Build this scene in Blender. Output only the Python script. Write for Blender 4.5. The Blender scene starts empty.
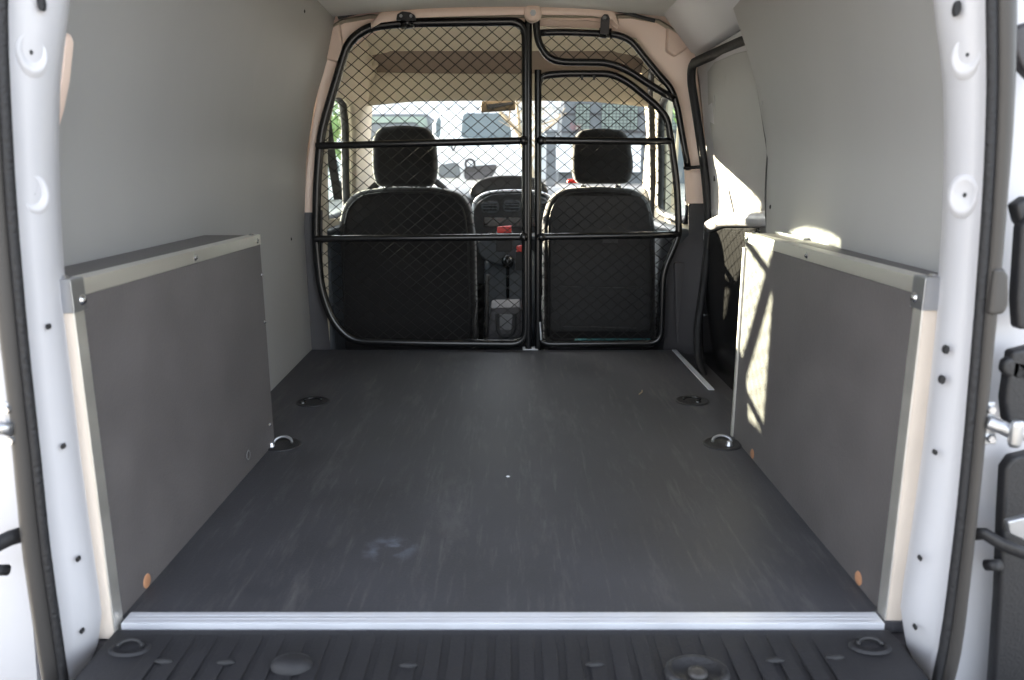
import bpy, bmesh, math, random
from mathutils import Vector, Matrix
random.seed(7)
C = bpy.context.scene.collection
S = bpy.context.scene
R = math.radians

# ------------------------------------------------------------------ camera, world, sun, exposure
CAMZ = 0.65; PITCH = R(12.6); FPX = 751.0
cd = bpy.data.cameras.new('camera'); cam = bpy.data.objects.new('camera', cd); C.objects.link(cam)
cam.location = (0, 0, CAMZ); cam.rotation_euler = (R(90) - PITCH, 0, 0)
cd.sensor_width = 36; cd.lens = FPX / 1024 * 36; cd.clip_start = 0.02; cd.clip_end = 400
cd.dof.use_dof = True; cd.dof.focus_distance = 2.3; cd.dof.aperture_fstop = 5.0
S.camera = cam
SUN_EL, SUN_AZ = 11.5, 42.6            # degrees; azimuth counted from straight ahead towards the left
w = bpy.data.worlds.new('world'); S.world = w; w.use_nodes = True
nt = w.node_tree; nt.nodes.clear()
bg = nt.nodes.new('ShaderNodeBackground'); wo = nt.nodes.new('ShaderNodeOutputWorld')
sky = nt.nodes.new('ShaderNodeTexSky'); sky.sky_type = 'NISHITA'; sky.sun_disc = False
sky.sun_elevation = R(32); sky.sun_rotation = R(-SUN_AZ); sky.dust_density = 2.5; sky.air_density = 1.0
hs = nt.nodes.new('ShaderNodeHueSaturation'); hs.inputs['Saturation'].default_value = 0.38
nt.links.new(sky.outputs[0], hs.inputs['Color']); nt.links.new(hs.outputs[0], bg.inputs[0])
nt.links.new(bg.outputs[0], wo.inputs[0]); bg.inputs[1].default_value = 0.55
sl = bpy.data.lights.new('sun', 'SUN'); sl.energy = 25.0; sl.angle = R(0.6); sl.color = (1.0, 0.87, 0.66)
so = bpy.data.objects.new('sun', sl); C.objects.link(so)
sd = Vector((-math.sin(R(SUN_AZ)) * math.cos(R(SUN_EL)), math.cos(R(SUN_AZ)) * math.cos(R(SUN_EL)), math.sin(R(SUN_EL))))
so.rotation_euler = sd.to_track_quat('Z', 'Y').to_euler(); so.location = (-3, 8, 4)
S.view_settings.view_transform = 'Standard'; S.view_settings.look = 'None'
S.view_settings.gamma = 1; S.view_settings.use_curve_mapping = False
S.view_settings.exposure = 0.9

# ------------------------------------------------------------------ measuring helpers (photo pixel -> point in the van)
def ray(px, py):
    u = (px - 512) / FPX; v = (340 - py) / FPX
    return Vector((u, math.cos(PITCH) + v * math.sin(PITCH), -math.sin(PITCH) + v * math.cos(PITCH)))
def aY(px, py, Y): r = ray(px, py); return Vector((0, 0, CAMZ)) + r * (Y / r.y)
def aZ(px, py, Z): r = ray(px, py); return Vector((0, 0, CAMZ)) + r * ((Z - CAMZ) / r.z)
def aX(px, py, X): r = ray(px, py); return Vector((0, 0, CAMZ)) + r * (X / r.x)
def on(px, py, f, lo=0.5, hi=6):       # the point where the sight line meets the side surface x = f(y, z)
    r = ray(px, py); s = 1 if r.x > 0 else -1
    for _ in range(50):
        t = (lo + hi) / 2; p = Vector((0, 0, CAMZ)) + r * t
        if s * p.x < s * f(p.y, p.z): lo = t
        else: hi = t
    return p
def lerp(tab, z):
    if z <= tab[0][0]: return tab[0][1]
    for (a, b), (c, d) in zip(tab, tab[1:]):
        if z <= c: return b + (d - b) * (z - a) / (c - a)
    return tab[-1][1]

# ------------------------------------------------------------------ materials
def mat(name, col, rough=0.5, metal=0.0, var=0.0, scale=8.0, bump=0.0, bscale=60.0, stretch=(1, 1, 1), spec=0.5, col2=None, sharp=False):
    m = bpy.data.materials.new(name); m.use_nodes = True; t = m.node_tree; b = t.nodes['Principled BSDF']
    b.inputs['Base Color'].default_value = (*col, 1); b.inputs['Roughness'].default_value = rough
    b.inputs['Metallic'].default_value = metal; b.inputs['Specular IOR Level'].default_value = spec
    tc = t.nodes.new('ShaderNodeTexCoord'); mp = t.nodes.new('ShaderNodeMapping'); mp.inputs['Scale'].default_value = stretch
    t.links.new(tc.outputs['Object'], mp.inputs[0])
    if var or col2:
        n = t.nodes.new('ShaderNodeTexNoise'); n.inputs['Scale'].default_value = scale; n.inputs['Detail'].default_value = 5
        r = t.nodes.new('ShaderNodeValToRGB')
        r.color_ramp.elements[0].position = 0.46 if sharp else 0.3; r.color_ramp.elements[1].position = 0.56 if sharp else 0.72
        c2 = col2 or tuple(min(1, c * (1 + var)) for c in col); c1 = col if col2 else tuple(c * (1 - var) for c in col)
        r.color_ramp.elements[0].color = (*c1, 1); r.color_ramp.elements[1].color = (*c2, 1)
        t.links.new(mp.outputs[0], n.inputs['Vector']); t.links.new(n.outputs[0], r.inputs[0]); t.links.new(r.outputs[0], b.inputs['Base Color'])
        if var:
            mr = t.nodes.new('ShaderNodeMapRange'); mr.inputs[3].default_value = max(0, rough - 0.06); mr.inputs[4].default_value = min(1, rough + 0.08)
            t.links.new(n.outputs[0], mr.inputs[0]); t.links.new(mr.outputs[0], b.inputs['Roughness'])
    if bump:
        n2 = t.nodes.new('ShaderNodeTexNoise'); n2.inputs['Scale'].default_value = bscale; n2.inputs['Detail'].default_value = 4
        bp = t.nodes.new('ShaderNodeBump'); bp.inputs['Strength'].default_value = bump; bp.inputs['Distance'].default_value = 0.01
        t.links.new(mp.outputs[0], n2.inputs['Vector']); t.links.new(n2.outputs[0], bp.inputs['Height']); t.links.new(bp.outputs[0], b.inputs['Normal'])
    return m
M = dict(
    white=mat('white_paint', (0.52, 0.52, 0.545), 0.32, var=0.03, scale=5),
    wall=mat('grey_panel', (0.355, 0.353, 0.350), 0.45, var=0.06, scale=3, bump=0.06, bscale=14, stretch=(1, 1, 0.25)),
    ceil=mat('grey_ceiling', (0.68, 0.68, 0.66), 0.6, var=0.04),
    box=mat('dark_film_plywood', (0.115, 0.106, 0.106), 0.48, var=0.13, scale=9, bump=0.12, bscale=220),
    alu=mat('aluminium', (0.80, 0.78, 0.73), 0.40, 0.85, var=0.08, scale=20, bump=0.03, bscale=90, stretch=(1, .1, 1)),
    aluw=mat('bright_aluminium', (0.80, 0.82, 0.88), 0.42, 0.55, var=0.04, scale=15),
    cream=mat('cream_edge_strip', (0.66, 0.58, 0.50), 0.5, var=0.05, scale=9),
    black=mat('black_enamel', (0.008, 0.008, 0.009), 0.26, spec=0.6),
    wire=mat('wire_steel', (0.035, 0.035, 0.035), 0.35, 0.6),
    rubber=mat('black_rubber', (0.012, 0.012, 0.014), 0.6, bump=0.3, bscale=160),
    seal=mat('grey_rubber', (0.045, 0.042, 0.040), 0.42),
    beige=mat('beige_paint', (0.84, 0.66, 0.56), 0.3, var=0.03),
    liner=mat('headliner_beige', (0.52, 0.46, 0.36), 0.85, bump=0.05, bscale=200),
    brown=mat('brown_liner', (0.20, 0.15, 0.12), 0.8),
    trim=mat('charcoal_trim', (0.045, 0.042, 0.046), 0.55, bump=0.1, bscale=200),
    dark=mat('black_plastic', (0.016, 0.016, 0.018), 0.5, bump=0.15, bscale=250),
    gloss=mat('gloss_black_film', (0.006, 0.006, 0.006), 0.22),
    sill=mat('sill_plastic', (0.012, 0.012, 0.015), 0.62, var=0.15, scale=16, bump=0.15, bscale=300),
    seatf=mat('seat_cloth', (0.009, 0.008, 0.0085), 0.9, var=0.2, scale=120, bump=0.2, bscale=300),
    seatp=mat('seat_panel', (0.010, 0.009, 0.010), 0.55, bump=0.2, bscale=200),
    dash=mat('dash_plastic', (0.045, 0.052, 0.062), 0.45, bump=0.15, bscale=200),
    chrome=mat('chrome', (0.75, 0.76, 0.78), 0.18, 1.0),
    zinc=mat('zinc', (0.45, 0.46, 0.48), 0.35, 0.9),
    wood=mat('wood_plug', (0.48, 0.24, 0.13), 0.7, var=0.15, scale=60),
    red=mat('red_plastic', (0.75, 0.03, 0.02), 0.35),
    asphalt=mat('gravel', (0.30, 0.28, 0.25), 0.9, var=0.25, scale=2, bump=0.3, bscale=12),
    vanw=mat('van_white', (0.82, 0.84, 0.86), 0.3),
    glassd=mat('tinted_window', (0.10, 0.13, 0.15), 0.25),
    glassg=mat('green_window', (0.19, 0.24, 0.21), 0.35, var=0.15, scale=3),
    grey=mat('grey_cladding', (0.12, 0.13, 0.14), 0.6, var=0.05),
    bark=mat('bark', (0.25, 0.18, 0.12), 0.9, var=0.3, scale=12, bump=0.4, bscale=25, stretch=(1, 1, .2)),
    leaf=mat('leaf', (0.16, 0.24, 0.08), 0.6, var=0.3, scale=1.5),
    twig=mat('dry_twig', (0.36, 0.29, 0.20), 0.8),
    ring=mat('ring_steel', (0.5, 0.5, 0.52), 0.22, 1.0),
    stain=mat('mirror_back', (0.10, 0.08, 0.05), 0.4),
)
def scuffed(m, dens=0.5, spot=None):
    """film-faced plywood: long faint scuffs and pale scratches worn into the surface"""
    t = m.node_tree; b = t.nodes['Principled BSDF']
    src = b.inputs['Base Color'].links[0].from_socket
    tc = t.nodes.new('ShaderNodeTexCoord'); mx = None
    for i, (rz, sc, st) in enumerate(((0.6, 2.2, (3.5, .9, 1)), (-0.5, 9, (7, .5, 1)), (1.45, 3.5, (5, .7, 1)))):
        mp = t.nodes.new('ShaderNodeMapping'); mp.inputs['Rotation'].default_value = (0, 0, rz); mp.inputs['Scale'].default_value = st
        n = t.nodes.new('ShaderNodeTexNoise'); n.inputs['Scale'].default_value = sc; n.inputs['Detail'].default_value = 8; n.inputs['Roughness'].default_value = 0.75
        r = t.nodes.new('ShaderNodeMapRange'); r.inputs[1].default_value = 0.55; r.inputs[2].default_value = 0.85; r.inputs[4].default_value = dens
        t.links.new(tc.outputs['Object'], mp.inputs[0]); t.links.new(mp.outputs[0], n.inputs['Vector']); t.links.new(n.outputs[0], r.inputs[0])
        mix = t.nodes.new('ShaderNodeMixRGB'); mix.inputs[2].default_value = (0.26, 0.25, 0.24, 1)
        t.links.new(r.outputs[0], mix.inputs[0]); t.links.new(src, mix.inputs[1]); src = mix.outputs[0]
    if spot:                           # pale smudge rubbed into the film
        vm = t.nodes.new('ShaderNodeVectorMath'); vm.operation = 'DISTANCE'; vm.inputs[1].default_value = (*spot, 0)
        t.links.new(tc.outputs['Object'], vm.inputs[0])
        fa = t.nodes.new('ShaderNodeMapRange'); fa.inputs[1].default_value = 0.055; fa.inputs[2].default_value = 0.0; fa.inputs[3].default_value = 0; fa.inputs[4].default_value = 1
        t.links.new(vm.outputs['Value'], fa.inputs[0])
        n = t.nodes.new('ShaderNodeTexNoise'); n.inputs['Scale'].default_value = 30; n.inputs['Detail'].default_value = 8; t.links.new(tc.outputs['Object'], n.inputs['Vector'])
        r = t.nodes.new('ShaderNodeMapRange'); r.inputs[1].default_value = 0.48; r.inputs[2].default_value = 0.72; t.links.new(n.outputs[0], r.inputs[0])
        mu = t.nodes.new('ShaderNodeMath'); mu.operation = 'MULTIPLY'; t.links.new(fa.outputs[0], mu.inputs[0]); t.links.new(r.outputs[0], mu.inputs[1])
        mix = t.nodes.new('ShaderNodeMixRGB'); mix.inputs[2].default_value = (0.22, 0.24, 0.31, 1); t.links.new(mu.outputs[0], mix.inputs[0]); t.links.new(src, mix.inputs[1]); src = mix.outputs[0]
    t.links.new(src, b.inputs['Base Color'])
    return m
M['floor'] = scuffed(mat('dark_floor_plywood', (0.049, 0.049, 0.056), 0.52, var=0.18, scale=5, bump=0.12, bscale=260, spec=0.4), 0.42, (-.215, 1.215))
scuffed(M['box'], 0.10)
def glass(name, tint=(0.95, 0.98, 0.96)):
    m = bpy.data.materials.new(name); m.use_nodes = True; t = m.node_tree; t.nodes.clear()
    o = t.nodes.new('ShaderNodeOutputMaterial'); mix = t.nodes.new('ShaderNodeMixShader'); tr = t.nodes.new('ShaderNodeBsdfTransparent'); gl = t.nodes.new('ShaderNodeBsdfGlossy')
    fr = t.nodes.new('ShaderNodeLayerWeight'); fr.inputs[0].default_value = 0.06
    tr.inputs[0].default_value = (*tint, 1); gl.inputs['Roughness'].default_value = 0.02
    mr = t.nodes.new('ShaderNodeMath'); mr.operation = 'MULTIPLY_ADD'; mr.inputs[1].default_value = 0.3; mr.inputs[2].default_value = 0.02; t.links.new(fr.outputs['Facing'], mr.inputs[0]); t.links.new(mr.outputs[0], mix.inputs[0]); t.links.new(tr.outputs[0], mix.inputs[1]); t.links.new(gl.outputs[0], mix.inputs[2]); t.links.new(mix.outputs[0], o.inputs[0])
    return m
M['glass'] = glass('clear_glass')
M['glasst'] = glass('green_tinted_glass', (0.80, 0.90, 0.86))

M['seatf'].node_tree.nodes['Principled BSDF'].inputs['Sheen Weight'].default_value = 0.30
# ------------------------------------------------------------------ mesh helpers
def link(name, bm, m, parent=None, smooth=False, bevel=0, seg=2, sub=0, solid=0, off=0):
    bmesh.ops.recalc_face_normals(bm, faces=bm.faces)
    me = bpy.data.meshes.new(name); bm.to_mesh(me); bm.free()
    o = bpy.data.objects.new(name, me); C.objects.link(o)
    me.materials.append(M[m] if isinstance(m, str) else m)
    if parent: o.parent = parent; o.matrix_parent_inverse = Matrix.Translation(-parent.location)
    if smooth or bevel:
        for p in me.polygons: p.use_smooth = True
    if solid:
        s = o.modifiers.new('s', 'SOLIDIFY'); s.thickness = solid; s.offset = off
    if sub:
        s = o.modifiers.new('u', 'SUBSURF'); s.levels = s.render_levels = sub
    if bevel:
        b = o.modifiers.new('b', 'BEVEL'); b.width = bevel; b.segments = seg; b.limit_method = 'ANGLE'; b.angle_limit = R(35); b.harden_normals = False
    if smooth or bevel:
        wn = o.modifiers.new('w', 'WEIGHTED_NORMAL'); wn.keep_sharp = True
    return o
def NB(): return bmesh.new()
def box(bm, x0, x1, y0, y1, z0, z1, rot=None, about=None):
    v = [Vector((x, y, z)) for x in (x0, x1) for y in (y0, y1) for z in (z0, z1)]
    if rot is not None:
        c = Vector(about) if about else sum(v, Vector()) / 8
        v = [c + rot @ (p - c) for p in v]
    v = [bm.verts.new(p) for p in v]
    for f in ((0, 1, 3, 2), (4, 6, 7, 5), (0, 4, 5, 1), (2, 3, 7, 6), (0, 2, 6, 4), (1, 5, 7, 3)): bm.faces.new([v[i] for i in f])
    return bm
def prism(bm, pts, d):                 # polygon of points swept along d
    d = Vector(d); a = [bm.verts.new(Vector(p)) for p in pts]; b = [bm.verts.new(Vector(p) + d) for p in pts]
    n = len(pts); bm.faces.new(a); bm.faces.new(b[::-1])
    for i in range(n): bm.faces.new([a[i], a[(i + 1) % n], b[(i + 1) % n], b[i]])
    return bm
def strip(bm, A, B):                   # quads between two point rows
    a = [bm.verts.new(p) for p in A]; b = [bm.verts.new(p) for p in B]
    for i in range(len(a) - 1): bm.faces.new([a[i], a[i + 1], b[i + 1], b[i]])
    return bm
def grid(bm, rows):
    V = [[bm.verts.new(p) for p in r] for r in rows]
    for i in range(len(V) - 1):
        for j in range(len(V[0]) - 1): bm.faces.new([V[i][j], V[i][j + 1], V[i + 1][j + 1], V[i + 1][j]])
    return bm
def round_path(pts, r=0.04, n=6, closed=False):
    P = [Vector(p) for p in pts]; out = []; N = len(P)
    for i in range(N):
        if not closed and i in (0, N - 1): out.append(P[i]); continue
        a, b, c = P[i - 1], P[i], P[(i + 1) % N]
        k = min(r, (a - b).length * .48, (c - b).length * .48)
        p0 = b + (a - b).normalized() * k; p1 = b + (c - b).normalized() * k
        for j in range(n + 1):
            s = j / n; out.append(p0.lerp(b, s).lerp(b.lerp(p1, s), s))
    return out
def tube(bm, pts, r, n=10, closed=False, flat=1.0, up=None):
    P = [Vector(p) for p in pts]; Q = [P[0]]
    for p in P[1:]:
        if (p - Q[-1]).length > 1e-5: Q.append(p)
    P = Q; N = len(P); rings = []; ref = None
    for i in range(N):
        if closed: t = (P[(i + 1) % N] - P[i - 1])
        else: t = P[min(i + 1, N - 1)] - P[max(i - 1, 0)]
        t.normalize()
        if ref is None: ref = Vector(up) if up else (Vector((0, 1, 0)) if abs(t.y) < .8 else Vector((1, 0, 0)))
        b = t.cross(ref).normalized(); ref = b.cross(t).normalized()
        rr = r[i] if isinstance(r, (list, tuple)) else r
        rings.append([bm.verts.new(P[i] + (b * math.cos(a) + ref * math.sin(a) * flat) * rr) for a in [2 * math.pi * k / n for k in range(n)]])
    for i in range(N if closed else N - 1):
        A = rings[i]; B = rings[(i + 1) % N]
        for k in range(n): bm.faces.new([A[k], A[(k + 1) % n], B[(k + 1) % n], B[k]])
    if not closed: bm.faces.new(rings[0]); bm.faces.new(rings[-1][::-1])
    return bm
def lathe(bm, c, axis, prof, n=20, sx=1, sy=1):   # prof: (radius, height along axis)
    c = Vector(c); q = Vector(axis).normalized().to_track_quat('Z', 'Y'); rings = []
    for (r, h) in prof:
        if r < 1e-6: rings.append([bm.verts.new(c + q @ Vector((0, 0, h)))])
        else: rings.append([bm.verts.new(c + q @ Vector((r * sx * math.cos(2 * math.pi * k / n), r * sy * math.sin(2 * math.pi * k / n), h))) for k in range(n)])
    for A, B in zip(rings, rings[1:]):
        for k in range(n):
            a = [A[k % len(A)], A[(k + 1) % len(A)]] if len(A) > 1 else [A[0]]
            b = [B[(k + 1) % len(B)], B[k % len(B)]] if len(B) > 1 else [B[0]]
            if len(a) + len(b) > 2: bm.faces.new(a + b)
    return bm
def ball(bm, c, r, s=(1, 1, 1)):
    m_ = Matrix.Translation(c) @ Matrix.Diagonal((*s, 1))
    bmesh.ops.create_uvsphere(bm, u_segments=12, v_segments=8, radius=r, matrix=m_); return bm
def tag(o, label, cat, group=None, kind=None):
    if label: o['label'] = label
    if cat: o['category'] = cat
    if group: o['group'] = group
    if kind: o['kind'] = kind
    return o
def thing(name, loc, label=None, cat=None, group=None, kind=None):
    o = bpy.data.objects.new(name, None); o.empty_display_size = 0.05; C.objects.link(o); o.location = loc
    return tag(o, label, cat, group, kind)
def struct(o, label=None, cat=None): return tag(o, label, cat, kind='structure')
def rrect(x0, x1, z0, z1, r, n=5):
    o = []
    for cx, cz, a in ((x1 - r, z1 - r, 0), (x0 + r, z1 - r, 90), (x0 + r, z0 + r, 180), (x1 - r, z0 + r, 270)):
        for k in range(n + 1):
            t = R(a + 90 * k / n); o.append((cx + r * math.cos(t), cz + r * math.sin(t)))
    return o
XC = -0.04                              # centre line of the van

# ------------------------------------------------------------------ setting: side surfaces
LW = [(0, .755), (.45, .757), (.7, .735), (.9, .69), (1.02, .645), (1.17, .605)]
RW = [(0, .66), (.5, .655), (.7, .665), (.9, .63), (1.1, .575), (1.17, .545)]
def xL(y, z): return -(lerp(LW, z) - (2.7 - y) * 0.036)
def xR(y, z): return lerp(RW, z) - (2.0 - y) * 0.035
# cargo floor panel
bm = NB(); prism(bm, [(-.70, .995, -.018), (.66, .995, -.018), (.66, 2.13, -.018), (.618, 2.2, -.018), (.604, 2.74, -.018), (-.752, 2.74, -.018), (-.752, 2.2, -.018)], (0, 0, .018))
struct(link('floor', bm, 'floor', bevel=.001), 'dark scuffed film-faced plywood load floor of the van', 'floor')
bm = NB(); box(bm, -.80, .72, .97, 2.78, -.05, -.02)
struct(link('trim_1', bm, 'trim'), 'metal underfloor under the plywood', 'underfloor')
# aluminium strip along the rear edge of the floor
bm = NB(); box(bm, -.575, .548, .986, 1.016, -.02, .0025)
for k in range(3): box(bm, -.574, .547, .989 + k * .009, .992 + k * .009, .002, .0028)
struct(link('trim_2', bm, 'aluw', bevel=.0008), 'bright aluminium threshold strip along rear edge of the floor', 'edge strip')
bm = NB(); prism(bm, [(.600, 2.205, -.004), (.618, 2.205, -.004), (.614, 2.73, -.004), (.597, 2.73, -.004)], (0, 0, .0075))
struct(link('trim_3', bm, 'aluw', bevel=.0008), 'short aluminium edge strip on floor beside the sliding door', 'edge strip')
# left wall panel
bm = NB(); zs = [-.01 + 1.19 * k / 24 for k in range(25)]
ys = [.965 + k * (2.75 - .965) / 16 for k in range(17)]
grid(bm, [[(xL(y, z), y, z) for y in ys] for z in zs])
struct(link('wall_left', bm, 'wall', smooth=True, solid=.008, off=0), 'smooth grey left side lining panel of load space', 'wall lining')
# right wall panel, front edge curved
edge = [(0, 1.86), (.5, 1.93), (.6, 1.975), (.7, 2.0), (.85, 2.035), (1.0, 2.09), (1.18, 2.17)]
bm = NB(); grid(bm, [[(xR(y, z), y, z) for y in [.965 + k / 14 * (lerp(edge, z) - .965) for k in range(15)]] for z in zs])
struct(link('wall_right', bm, 'wall', smooth=True, solid=.008), 'grey right side lining panel with curved front edge', 'wall lining')
# a second, lower lining sheet lying a few millimetres over the first one
bm = NB(); grid(bm, [[(x, y, 1.194 - .035 * ((x - XC) / .6) ** 2) for x in [-.68 + k * .08 for k in range(17)]] for y in (.9, 1.5, 2.1, 2.72)])
struct(link('ceiling', bm, 'ceil', smooth=True, solid=.006, off=1), 'grey painted metal roof of the load space', 'ceiling')
# roof skin and body shell outside the linings
bm = NB(); box(bm, -.84, .76, .90, 3.55, 1.21, 1.225)
box(bm, -.84, -.765, 2.69, 2.86, -.3, 1.2); box(bm, .70, .76, 2.745, 2.86, -.3, 1.2)
box(bm, -.84, -.80, .97, 2.80, -.3, 1.2); box(bm, .74, .76, .97, 2.80, -.3, 1.2)
box(bm, -.84, .76, .9, 4.3, -.33, -.30)
struct(link('trim_4', bm, 'white'), 'white painted body shell of the van around the linings', 'van body')

# roof bow and B-pillar hoop, beige painted
HO = [(303, 212), (306, 170), (312, 125), (319, 80), (319, 48), (318, 12), (350, 6), (400, -2), (470, -6), (530, -8), (600, -6), (650, 0), (688, 8), (700, 50), (697, 72), (702, 110), (707, 150), (714, 203)]
HI = [(319, 212), (320, 180), (323, 130), (333, 88), (345, 52), (368, 36), (385, 28), (420, 27), (480, 26), (530, 25), (600, 28), (636, 38), (652, 62), (668, 82), (676, 98), (681, 125), (684, 155), (687, 203)]
bm = NB(); strip(bm, [aY(x, y, 2.765) for x, y in HO], [aY(x, y, 2.80) for x, y in HI])
struct(link('trim_5', bm, 'beige', smooth=True, solid=.03, off=0), 'beige painted roof bow and upper door pillars behind the mesh', 'body hoop')
# raised ridge of the roof bow
bm = NB(); prof = [(-.012, .02), (.006, .026), (.02, .014), (.026, -.006), (.018, -.022), (-.002, -.028), (-.02, -.02)]
rows = []
for px, py in [(372, 24), (382, 17), (420, 12), (480, 10), (530, 9), (590, 10), (612, 14), (618, 23)]:
    c = aY(px, py + 3, 2.735); k = .55 if px in (372, 618) else 1
    rows.append([c + Vector((0, -a * k * 1.0, b * k)) for b, a in prof])
grid(bm, rows)
struct(link('trim_6', bm, 'beige', smooth=True, solid=.004), 'raised beige pressing across the roof bow', 'roof bow')
# dark slots between ceiling and the bow
for n, (a, b) in enumerate([((338, 18), (366, 10)), ((452, 3), (470, 4)), ((612, 9), (655, 21))]):
    pa, pb = aY(*a, 2.725), aY(*b, 2.725)
    bm = NB(); tube(bm, [pa, pb], .006, 8, flat=.6)
    struct(link('trim_%d' % (7 + n), bm, 'dark'), 'dark gap between ceiling and roof bow', 'gap seal')
# lower B-pillar trims
bm = NB(); strip(bm, [aY(*p, 2.765) for p in [(302, 210), (301, 260), (304, 310), (310, 350), (312, 360)]], [aY(*p, 2.80) for p in [(322, 210), (322, 260), (326, 310), (330, 350), (331, 360)]])
struct(link('trim_10', bm, 'trim', solid=.02, smooth=True), 'charcoal lower pillar trim beside left wall', 'pillar trim')
bm = NB(); A = [(716, 200), (714, 240), (708, 290), (703, 330), (702, 362)]; B = [(690, 200), (690, 235), (670, 255), (666, 300), (664, 362)]
strip(bm, [aY(x, y, 2.74) for x, y in A], [aY(x, y, 2.82) for x, y in B])
struct(link('trim_11', bm, 'trim', solid=.02, smooth=True), 'charcoal lower pillar trim beside the sliding door', 'pillar trim')
bm = NB(); prism(bm, [aY(x, y, 2.78) for x, y in [(674, 262), (686, 262), (690, 300), (690, 345), (676, 345)]], (0, .02, 0))
for a, b in (((323, 20), (345, 60)), ((664, 15), (682, 52))):
    pass
struct(link('trim_12', bm, 'trim', bevel=.008), 'raised pocket in the right pillar trim', 'pillar trim')
# small pressed brackets in the upper corners
for n, (pts, Y) in enumerate([([(322, 24), (338, 18), (343, 50), (338, 62), (322, 58)], 2.74), ([(668, 18), (681, 14), (687, 18), (688, 48), (676, 56), (667, 50)], 2.74)]):
    bm = NB(); prism(bm, [aY(x, y, Y) for x, y in pts], (0, .05, 0))
    struct(link('trim_%d' % (13 + n), bm, 'beige', bevel=.008, seg=3), ('left', 'right')[n] + ' upper corner gusset of the roof bow', 'gusset')

# ------------------------------------------------------------------ sliding door on the right
DR = [(-.4, .70), (.55, .70), (.75, .685), (.9, .655), (1.05, .615), (1.17, .58)]
def xD(y, z): return lerp(DR, z)
door = thing('door_1', (.70, 2.4, 0), 'closed sliding side door seen from inside, white frame around grey panel', 'sliding door', kind='structure')
ysd = [1.80 + k * .1 for k in range(11)]; zsd = [-.2 + k * 1.37 / 20 for k in range(21)]
bm = NB(); grid(bm, [[(xD(y, z) + .02, y, z) for y in ysd] for z in zsd])
link('door_skin', bm, 'white', door, smooth=True, solid=.004)
def plate(name, px, m, off=0, th=.006, bev=.003):
    bm = NB(); P = [on(x, y, xD) for x, y in px]
    P = [p + Vector((-off, 0, 0)) for p in P]
    prism(bm, P, (th, 0, 0)); return link(name, bm, m, door, bevel=bev)
P = [(708, 62), (722, 54), (742, 46), (800, 30), (800, 225), (712, 225), (709, 180), (705, 130), (700, 85)]
plate('door_frame', P, 'white', 0.0)
plate('upper_panel', [(709, 72), (716, 62), (735, 54), (790, 40), (790, 215), (728, 215), (721, 190), (715, 150), (710, 110)], 'wall', .006)
plate('lower_panel', [(712, 228), (760, 228), (760, 405), (722, 402), (709, 384), (704, 350), (702, 320), (706, 275)], 'gloss', .006)
bm = NB(); pts = [on(x, y, xD) + Vector((-.010, 0, 0)) for x, y in [(713, 226), (726, 220), (745, 219), (800, 219)]]
tube(bm, round_path(pts, .03), .022, 12); link('ledge_cap', bm, 'white', door, smooth=True)
bm = NB()
for x, y, h in [(707, 104, 1), (709.5, 128, 3), (711, 137, 1), (715, 176, 3.5), (721, 187, 1.5), (714, 222, 4)]:
    p = on(x, y, xD); box(bm, p.x - .003, p.x + .001, p.y - .009, p.y + .009, p.z - h * .005, p.z + h * .005)
link('frame_slots', bm, 'dark', door, bevel=.002)
bm = NB()
tube(bm, [on(x, y, xD) + Vector((-.008, 0, 0)) for x, y in [(712, 228), (707, 275), (703, 320), (704, 350), (710, 384), (722, 402)]], .003, 6)
link('panel_edge', bm, 'seal', door, smooth=True)
for x, y in [(707, 315), (706, 370), (718, 392)]:
    p = on(x, y, xD); bm = NB(); ball(bm, p + Vector((-.01, 0, 0)), .004); link('screw', bm, 'zinc', door, smooth=True)
# pressings in the upper panel
bm = NB(); tube(bm, [on(x, y, xD) + Vector((-.004, 0, 0)) for x, y in [(728, 75), (727, 100), (733, 130), (741, 160), (760, 172), (790, 176)]], .006, 8, flat=.6)
link('pressed_rib', bm, 'wall', door, smooth=True)
bm = NB(); tube(bm, [on(x, y, xD) + Vector((-.004, 0, 0)) for x, y in [(717, 95), (719, 125), (726, 160), (731, 190), (736, 212)]], .007, 8, flat=.6)
link('pressed_rib', bm, 'wall', door, smooth=True)
# door seal
SP = [(775, 28, 2.02), (742, 42, 2.25), (712, 55, 2.5), (692, 64, 2.66), (691, 80, 2.69), (698, 125, 2.69), (704, 165, 2.69), (708, 205, 2.69), (708, 245, 2.68), (703, 290, 2.66), (697, 330, 2.64), (698, 360, 2.58), (705, 382, 2.44), (716, 398, 2.3)]
bm = NB(); tube(bm, round_path([aY(x, y, Y) for x, y, Y in SP], .05), .0175, 10, flat=.8)
struct(link('trim_15', bm, 'rubber', smooth=True), 'thick black rubber seal around sliding door opening', 'door seal')
# roof rail above sliding door
bm = NB(); prism(bm, [(.50, 2.02, 1.172), (.64, 2.02, 1.172), (.64, 2.02, 1.03), (.605, 2.02, 1.045)], (0, .68, 0))
struct(link('trim_16', bm, 'white', bevel=.012), 'white painted roof rail above sliding door', 'roof rail')
bm = NB(); p = aY(691, 18, 2.55); box(bm, p.x - .012, p.x + .012, p.y - .01, p.y + .004, p.z - .014, p.z + .014)
struct(link('trim_17', bm, 'dark', bevel=.004), 'dark square hole in rail beside right gusset', 'body hole')
# step well beyond the floor edge
bm = NB(); box(bm, .618, .70, 2.15, 2.74, -.14, -.12)
struct(link('trim_18', bm, 'dark'), 'black step well inside the sliding door', 'step')

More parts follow.
